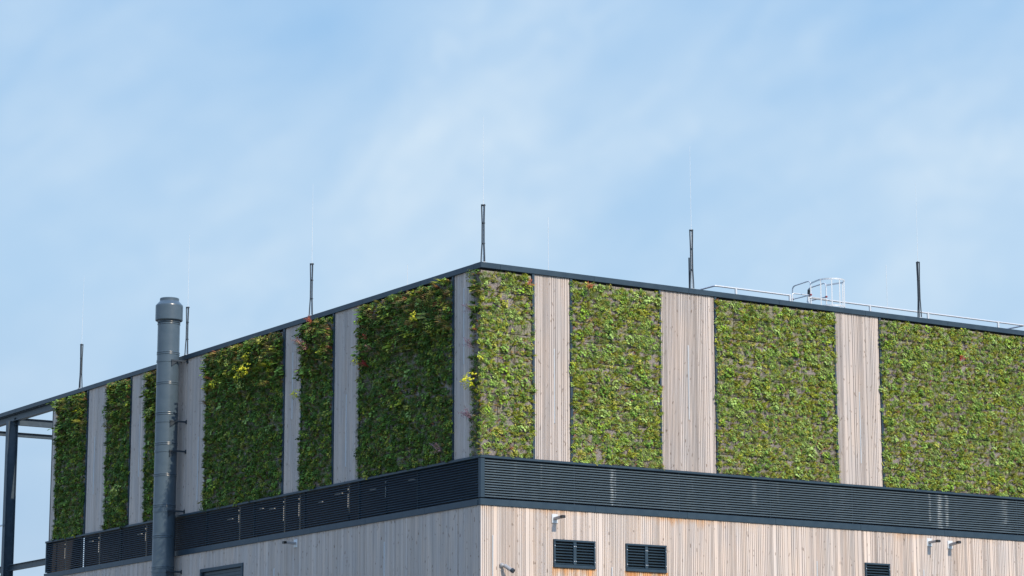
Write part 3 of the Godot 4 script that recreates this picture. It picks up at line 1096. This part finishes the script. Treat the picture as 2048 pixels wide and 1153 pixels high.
	# ------------------------------------------------ planted panels
	var corner := living_wall(SUNNY, 0.02, 1.52, "narrow sunlit planted panel that wraps round the building corner", "corner planting", 1, 280.0, 12)
	# the panel's return on the shaded side
	var ret := holder("corner_return", corner, -PI / 2)
	ret.position = Vector3(0, 0, -0.38)
	for j in 9:
		put("felt_module", felt_module(0.36, 0.495, 90 + j), M.felt, ret, Vector3(0.0, 0.008 + j * 0.5111, -0.005))
	scatter(ret, 0.36, FASCIA_LOW - LEDGE - 0.06, SHADY, 200.0, 77)
	living_wall(SUNNY, 2.75, 5.44, "sunlit planted panel between the two timber strips nearest the corner", "second sunlit planting", 2, 350.0, 30)
	living_wall(SUNNY, 7.32, 11.27, "wide sunlit planted panel below the roof ladder cage", "planting below roof ladder", 3, 350.0, 40)
	living_wall(SUNNY, 12.97, 20.4, "broadest sunlit planted panel, running out of the right edge", "planting at right edge", 4, 350.0, 55)
	living_wall(SHADY, 1.41, 6.06, "wide shaded planted panel nearest the corner, with a few yellow and red flowers", "wide shaded planting nearest corner", 5, 350.0, 30)
	living_wall(SHADY, 7.58, 9.30, "narrow shaded planted panel with a pinkish tuft near its top", "planting with pinkish tuft", 6, 350.0, 14)
	living_wall(SHADY, 10.44, 15.185, "wide shaded planted panel with yellow flowers, right of the flue", "planting right of flue", 7, 350.0, 30)
	living_wall(SHADY, 18.09, 19.33, "planted panel half hidden behind the flue", "planting behind flue", 8, 350.0, 8)
	living_wall(SHADY, 20.58, 22.25, "narrow shaded planted panel left of the flue", "planting left of flue", 9, 350.0, 12)
	living_wall(SHADY, 23.94, 26.23, "leftmost shaded planted panel, at the end of the hall", "leftmost shaded planting", 10, 350.0, 14)

	# flowers that stand out
	var yellow := petals(Color(0.62, 0.58, 0.03))
	var pale := petals(Color(0.42, 0.46, 0.10))
	var red := petals(Color(0.45, 0.03, 0.035))
	var coral := petals(Color(0.50, 0.13, 0.06))
	var pink := petals(Color(0.42, 0.22, 0.17))
	var mauve := petals(Color(0.20, 0.13, 0.17))
	var yg := "yellow flower heads in the planting"
	for f in [
		[SHADY, 14.40, 13.08, 1.0, yellow, "yellow flower head at the left edge of the planting right of the flue"],
		[SHADY, 12.27, 13.20, 1.5, yellow, "largest bright yellow flower head in the planting right of the flue"],
		[SHADY, 12.85, 13.08, 1.0, yellow, "small yellow flower head just left of the largest yellow one"],
		[SHADY, 12.29, 13.60, 1.0, yellow, "yellow flower head straight above the largest yellow one"],
		[SHADY, 13.60, 13.62, 0.9, pale, "pale yellow flower head below the fascia, right of the flue"],
		[SHADY, 12.63, 12.78, 1.2, pale, "pale greenish yellow flower head below the largest yellow one"],
		[SHADY, 11.05, 13.06, 0.6, yellow, "tiny yellow flower head in the right half of the planting right of the flue"],
		[SHADY, 11.55, 13.95, 1.0, pale, "pale yellow green tuft under the fascia, right half of the planting right of the flue"],
		[SHADY, 13.10, 13.40, 0.8, yellow, "small yellow flower head left of the topmost one right of the flue"],
		[SHADY, 9.30, 12.14, 1.0, yellow, "yellow flower head overhanging the edge of the narrow shaded planting"],
		[SHADY, 5.95, 12.60, 0.95, yellow, "yellow flower head at the left edge of the wide planting nearest the corner"],
		[SHADY, 2.90, 13.30, 1.35, yellow, "bright yellow flower head high in the wide planting nearest the corner"],
		[SHADY, 18.70, 12.76, 1.1, pale, "pale yellow flower head close to the left side of the flue"],
		[SHADY, 20.95, 10.56, 1.4, pale, "yellow green flower head low in the narrow planting left of the flue"],
		[SHADY, 0.20, 11.30, 1.5, yellow, "yellow flower head sticking out at the building corner"]]:
		flower("yellow", rng.randi() % 2, f[0], f[1], f[2], f[3] * 1.75, f[4], "yellow_flower", f[5], "flower", yg)
	var sg := "red and pink flower sprays in the planting"
	for f in [
		[SHADY, 5.50, 13.16, 0.7, red, "upper red flower spray in the wide planting nearest the corner"],
		[SHADY, 5.45, 12.42, 0.9, red, "lower red flower spray in the wide planting nearest the corner"],
		[SHADY, 8.57, 14.05, 0.9, coral, "coral red spray under the fascia of the narrow shaded planting"],
		[SHADY, 8.72, 13.32, 1.5, pink, "large pinkish beige tuft in the narrow shaded planting"],
		[SHADY, 9.15, 13.52, 1.1, pink, "pinkish spray at the left edge of the narrow shaded planting"],
		[SHADY, 5.20, 12.82, 1.0, pink, "pale pink spray between the two red ones"],
		[SHADY, 1.65, 9.74, 1.4, mauve, "mauve spray at the bottom right of the wide shaded planting"],
		[SUNNY, 15.76, 13.22, 0.8, red, "dark red spray in the planting at the right edge"],
		[SUNNY, 1.36, 13.84, 0.8, coral, "orange red spray near the top of the corner planting"],
		[SUNNY, 3.18, 13.93, 0.8, coral, "orange red spray under the fascia, second planting from the corner"],
		[SHADY, 0.30, 13.10, 1.1, mauve, "dusky mauve spray high on the building corner"],
		[SHADY, 0.30, 12.20, 1.1, mauve, "dusky mauve spray at the building corner, above the yellow flower"],
		[SHADY, 0.30, 10.40, 1.3, mauve, "dusky mauve spray at the building corner, below the yellow flower"]]:
		flower("spray", rng.randi() % 2, f[0], f[1], f[2], f[3] * 1.6, f[4], "flower_spray", f[5], "flower", sg)

	# ------------------------------------------------ flue
	var flue := thing("flue", "tall anthracite metal flue with ringed joints and a wider cap", "chimney", Vector3(-0.43, 0.0, -16.93))
	var rad := 0.333
	var joints := [0.0, 0.93, 1.85, 2.77, 3.69, 4.60, 5.52, 6.44, 7.02, 7.93, 8.85, 9.76, 10.68, 11.61, 12.52, 13.44, 14.35, 15.27]
	for i in joints.size() - 1:
		var st := mb()
		turned(st, [Vector2(rad, joints[i]), Vector2(rad, joints[i + 1] - 0.002)], Vector3.ZERO, 64)
		build("pipe_section", st, M.flue, flue)
		for d in [-0.028, 0.028]:
			var s2 := mb()
			var y: float = joints[i + 1] + d
			turned(s2, [Vector2(rad - 0.002, y - 0.02), Vector2(rad + 0.010, y - 0.012), Vector2(rad + 0.014, y), Vector2(rad + 0.010, y + 0.012), Vector2(rad - 0.002, y + 0.02)], Vector3.ZERO, 64)
			build("joint_ring", s2, M.flue, flue)
	var cst := mb()
	turned(cst, [Vector2(rad - 0.02, 15.28), Vector2(rad, 15.38), Vector2(0.405, 15.36), Vector2(0.412, 15.38), Vector2(0.412, 15.80), Vector2(0.405, 15.83), Vector2(0.30, 15.94), Vector2(0.29, 15.96), Vector2(0.29, 16.03), Vector2(0.28, 16.045), Vector2(0.26, 16.045), Vector2(0.26, 15.6)], Vector3.ZERO, 64)
	build("cap", cst, M.flue, flue)
	build("cap_cover", lid(0.26, 15.9), M.metal_dark, flue)
	for y in [1.8, 4.6, 7.81, 9.60, 11.39, 12.28, 14.11]:
		var b := holder("wall_bracket", flue)
		var st := mb()
		turned(st, [Vector2(rad, y - 0.03), Vector2(rad + 0.012, y - 0.03), Vector2(rad + 0.012, y + 0.03), Vector2(rad, y + 0.03)], Vector3.ZERO, 64)
		build("collar", st, M.flue, b)
		var back := 0.43 + (0.05 if y > 9.5 else 0.0)
		for s in [-1.0, 1.0]:
			build("arm", shape_block(Vector3(-0.06, y - 0.025, s * 0.36 - 0.02), Vector3(back - 0.01, y + 0.025, s * 0.36 + 0.02), 0.004), M.metal_dark, b)
			var g := mb()
			var z: float = s * 0.36
			for q in [z - 0.006, z + 0.006]:
				tri(g, Vector3(-0.05, y - 0.025, q), Vector3(0.14, y - 0.025, q), Vector3(-0.05, y - 0.18, q), Vector3(0, 0, signf(q - z)))
			quad(g, Vector3(0.14, y - 0.025, z - 0.006), Vector3(0.14, y - 0.025, z + 0.006), Vector3(-0.05, y - 0.18, z + 0.006), Vector3(-0.05, y - 0.18, z - 0.006), Vector3(0.6, -0.8, 0))
			build("gusset", g, M.metal_dark, b)
			build("foot_plate", shape_block(Vector3(back - 0.012, y - 0.06, s * 0.36 - 0.045), Vector3(back, y + 0.06, s * 0.36 + 0.045), 0.003), M.metal_dark, b)

	# ------------------------------------------------ lightning rods
	for r in [[Vector3(0.06, ROOF, -24.57), "leftmost dark lightning rod, above the end planting", false], [Vector3(0.06, ROOF, -16.67), "lightning rod just right of the flue cap", false], [Vector3(0.06, ROOF, -8.86), "lightning rod above the narrow shaded planting", false], [Vector3(0.13, ROOF, -0.10), "lightning rod standing on the building corner", false], [Vector3(6.60, ROOF, -0.13), "lightning rod with a short dark stub beside it, above the sunlit timber", true], [Vector3(14.45, ROOF, -0.10), "rightmost dark lightning rod, behind the roof guard rail", false]]:
		lightning_rod(r[0], r[1], 1.48 if r[0].x < 1.0 else 1.60, r[2])
	thin_rod(Vector3(7.98, 18.07, -8.94), "thin pale rod rising behind the fascia right of the corner")
	thin_rod(Vector3(8.08, 18.07, -17.24), "faint rod tip behind the fascia left of the corner")
	thin_rod(Vector3(21.08, 18.07, -8.94), "faint thin rod behind the guard rail at the right")

	# ------------------------------------------------ guard rail and ladder cage on the roof
	var rail := thing("guard_rail", "long low galvanised guard rail along the roof on the right", "guard rail", Vector3(8.79, 13.80, -2.0))
	var ry := 1.16
	bar("rail", bent([Vector3(0, ry, -6.0), Vector3(0, ry, 0), Vector3(2.61, ry, 0)], 0.05), 0.026, M.galvanised, rail)
	bar("rail", bent([Vector3(3.27, ry, 0), Vector3(11.48, ry, 0), Vector3(11.48, ry, -6.0)], 0.05), 0.026, M.galvanised, rail)
	for x in [0.72, 2.61, 3.27, 5.52, 7.70, 10.44]:
		build("post", shape_block(Vector3(x - 0.03, 0.0, -0.025), Vector3(x + 0.03, ry + 0.03, 0.025), 0.006), M.galvanised, rail)
	for z in [-2.0, -4.0, -6.0]:
		for x in [0.0, 11.48]:
			build("post", shape_block(Vector3(x - 0.025, 0.0, z - 0.03), Vector3(x + 0.025, ry + 0.03, z + 0.03), 0.006), M.galvanised, rail)

	var cage := thing("ladder_cage", "galvanised roof ladder exit with hooped cage and grab rails", "ladder", Vector3(12.43, 13.80, -2.0))
	for s in [-1.0, 1.0]:
		var x: float = s * 0.28
		bar("grab_rail", bent([Vector3(x, 0, -0.80), Vector3(x, 1.62, -0.80), Vector3(x, 1.66, 0.0), Vector3(x, 0, 0.0)], 0.13), 0.018, M.galvanised, cage)
		bar("gate_bar", [Vector3(x, 1.25, -0.78), Vector3(x, 1.25, -0.02)], 0.016, M.galvanised, cage)
		for z in [-0.80, 0.0]:
			build("red_joint", shape_block(Vector3(x - 0.024, 1.225, z - 0.035), Vector3(x + 0.024, 1.275, z + 0.035), 0.01), M.red, cage)
	bar("gate_bar", bent([Vector3(-0.62, 0.6, -0.4), Vector3(-0.62, 1.33, -0.4), Vector3(-0.02, 1.33, -0.4)], 0.08), 0.018, M.galvanised, cage)
	build("gate_latch", shape_block(Vector3(-0.03, 1.24, -0.45), Vector3(0.03, 1.50, -0.36), 0.01), M.black, cage)
	var hoop := []
	for k in 17:
		var a := PI + PI * k / 16.0
		hoop.append(Vector3(cos(a) * 0.40, 1.58, 0.50 - sin(a) * 0.42))
	hoop.push_front(Vector3(-0.28, 1.58, 0.02))
	hoop.push_back(Vector3(0.28, 1.58, 0.02))
	for y in [0.0, -0.75]:
		var st := mb()
		for i in hoop.size() - 1:
			var a: Vector3 = hoop[i] + Vector3(0, y, 0)
			var b: Vector3 = hoop[i + 1] + Vector3(0, y, 0)
			var d := (b - a).normalized()
			var n := Vector3(d.z, 0, -d.x) * 0.005
			var u := Vector3(0, 0.022, 0)
			quad(st, a + n - u, b + n - u, b + n + u, a + n + u, n.normalized())
			quad(st, a - n - u, b - n - u, b - n + u, a - n + u, -n.normalized())
			quad(st, a - n + u, b - n + u, b + n + u, a + n + u, Vector3.UP)
			quad(st, a - n - u, b - n - u, b + n - u, a + n - u, Vector3.DOWN)
		build("hoop", st, M.galvanised, cage)
	for k in [2, 6, 9, 12, 16]:
		var p: Vector3 = hoop[k]
		build("cage_bar", shape_block(Vector3(p.x - 0.02, 0.0, p.z - 0.012), Vector3(p.x + 0.02, 1.60, p.z - 0.004), 0.003), M.galvanised, cage)
	for k in 5:
		bar("rung", [Vector3(-0.26, 0.1 + k * 0.27, 0.02), Vector3(0.26, 0.1 + k * 0.27, 0.02)], 0.014, M.galvanised, cage)

	# ------------------------------------------------ steel frame beyond the end wall
	var frame := thing("steel_frame", "open dark steel frame at the left end of the hall", "steel frame", Vector3(0, 0, -30.3))
	var col_st := mb()
	beam(col_st, Vector3(0.05, 0, 0), Vector3(0.05, FASCIA_LOW - 0.25, 0), Vector3.RIGHT, 0.36, 0.22, 0.022)
	build("column", col_st, M.steel, frame)
	for s in [[Vector3(0.12, 13.93 - 0.0, 0.0), Vector3(9.0, 13.93, 0.0), 0.25], [Vector3(-0.5, 13.82, -2.4), Vector3(9.0, 13.82, -2.4), 0.15]]:
		var st := mb()
		beam(st, s[0], s[1], Vector3.UP, s[2], 0.16, 0.014)
		build("cross_beam", st, M.steel, frame)
	var eave := mb()
	beam(eave, Vector3(0.16, FASCIA_LOW - 0.125, 3.45), Vector3(0.16, FASCIA_LOW - 0.125, -7.5), Vector3.UP, 0.24, 0.2, 0.016)
	build("eaves_beam", eave, M.steel, frame)
	var low := mb()
	beam(low, Vector3(0.10, 8.88, 3.42), Vector3(0.10, 8.88, 0.12), Vector3.UP, 0.20, 0.16, 0.014)
	build("tie_beam", low, M.steel, frame)
	var low2 := mb()
	beam(low2, Vector3(0.10, 8.88, -0.12), Vector3(0.10, 8.88, -5.0), Vector3.UP, 0.20, 0.16, 0.014)
	build("tie_beam", low2, M.steel, frame)
	bar("hand_rail", bent([Vector3(-0.16, 10.34, 0.0), Vector3(-0.16, 10.34, -0.45), Vector3(-0.16, 10.25, -0.9), Vector3(-0.16, 9.0, -0.95)], 0.15), 0.03, M.galvanised, frame)

	# ------------------------------------------------ lamps, camera, light strips
	floodlight(SUNNY, 2.16, 8.08, 0.06, "wall floodlight above the left louvre vent")
	floodlight(SUNNY, 14.45, 8.10, 0.02, "left one of the two wall floodlights at the right")
	floodlight(SUNNY, 15.20, 8.07, 0.12, "right one of the two wall floodlights, tilted slightly up")
	floodlight(SHADY, 9.45, 8.10, 0.03, "wall floodlight on the shaded timber, right of the roller door")
	var cc := thing("security_camera", "small grey bullet camera on the timber wall near the corner", "security camera", Vector3(0.60, 6.86, 0.0))
	var cs := mb()
	turned(cs, [Vector2(0.0, 0.0), Vector2(0.062, 0.0), Vector2(0.062, 0.025), Vector2(0.05, 0.05), Vector2(0.028, 0.072), Vector2(0.0, 0.08)], Vector3.ZERO, 20)
	var dome := build("mount", cs, M.grey_cast, cc)
	dome.rotation.x = PI / 2
	bar("neck", [Vector3(0, -0.01, 0.06), Vector3(0.03, -0.03, 0.13)], 0.018, M.grey_cast, cc)
	var dir := Vector3(0.40, -0.55, 0.74).normalized()
	bar("camera_body", [Vector3(0.02, -0.01, 0.11), Vector3(0.02, -0.01, 0.11) + dir * 0.27], 0.052, M.grey_cast, cc)
	bar("lens_shade", [Vector3(0.02, 0.0, 0.11) + dir * 0.22, Vector3(0.02, 0.0, 0.11) + dir * 0.295], 0.057, M.metal_dark, cc)
	for s in [
		[SUNNY, 2.20, 10.46, 12.34, "light strip on the sunlit timber nearest the corner"],
		[SUNNY, 6.38, 10.86, 12.81, "light strip on the second sunlit timber strip"],
		[SUNNY, 12.14, 10.11, 12.06, "light strip on the third sunlit timber strip"],
		[SHADY, 0.86, 11.87, 13.80, "light strip on the shaded timber next to the corner"],
		[SHADY, 6.80, 9.93, 11.88, "light strip on the shaded timber left of the wide corner planting"],
		[SHADY, 9.86, 11.57, 13.44, "light strip on the shaded timber left of the pinkish tuft"],
		[SHADY, 15.72, 9.85, 11.75, "light strip on the shaded timber right of the flue"],
		[SHADY, 19.85, 10.97, 12.91, "light strip on the shaded timber left of the flue"],
		[SHADY, 23.25, 10.74, 12.60, "light strip on the leftmost wide timber strip"]]:
		light_strip(s[0], s[1], s[2], s[3], s[4])
	for s in [
		[SUNNY, 0.34, 5.6, 7.58, "light strip on the lower wall above the security camera"],
		[SUNNY, 3.87, 5.0, 6.96, "light strip on the lower wall between the two louvre vents"],
		[SUNNY, 10.48, 5.4, 7.41, "light strip on the lower wall left of the single louvre vent"],
		[SUNNY, 14.21, 5.4, 7.35, "light strip on the lower wall below the pair of floodlights"],
		[SHADY, 4.63, 5.8, 7.77, "light strip on the shaded lower wall nearest the corner"],
		[SHADY, 10.68, 5.5, 7.51, "light strip on the shaded lower wall near the roller door"]]:
		light_strip(s[0], s[1], s[2], s[3], s[4], 0.003)

func lid(r: float, y: float) -> SurfaceTool:
	var st := mb()
	turned(st, [Vector2(r, y), Vector2(0.0, y + 0.01)], Vector3.ZERO, 48)
	return st
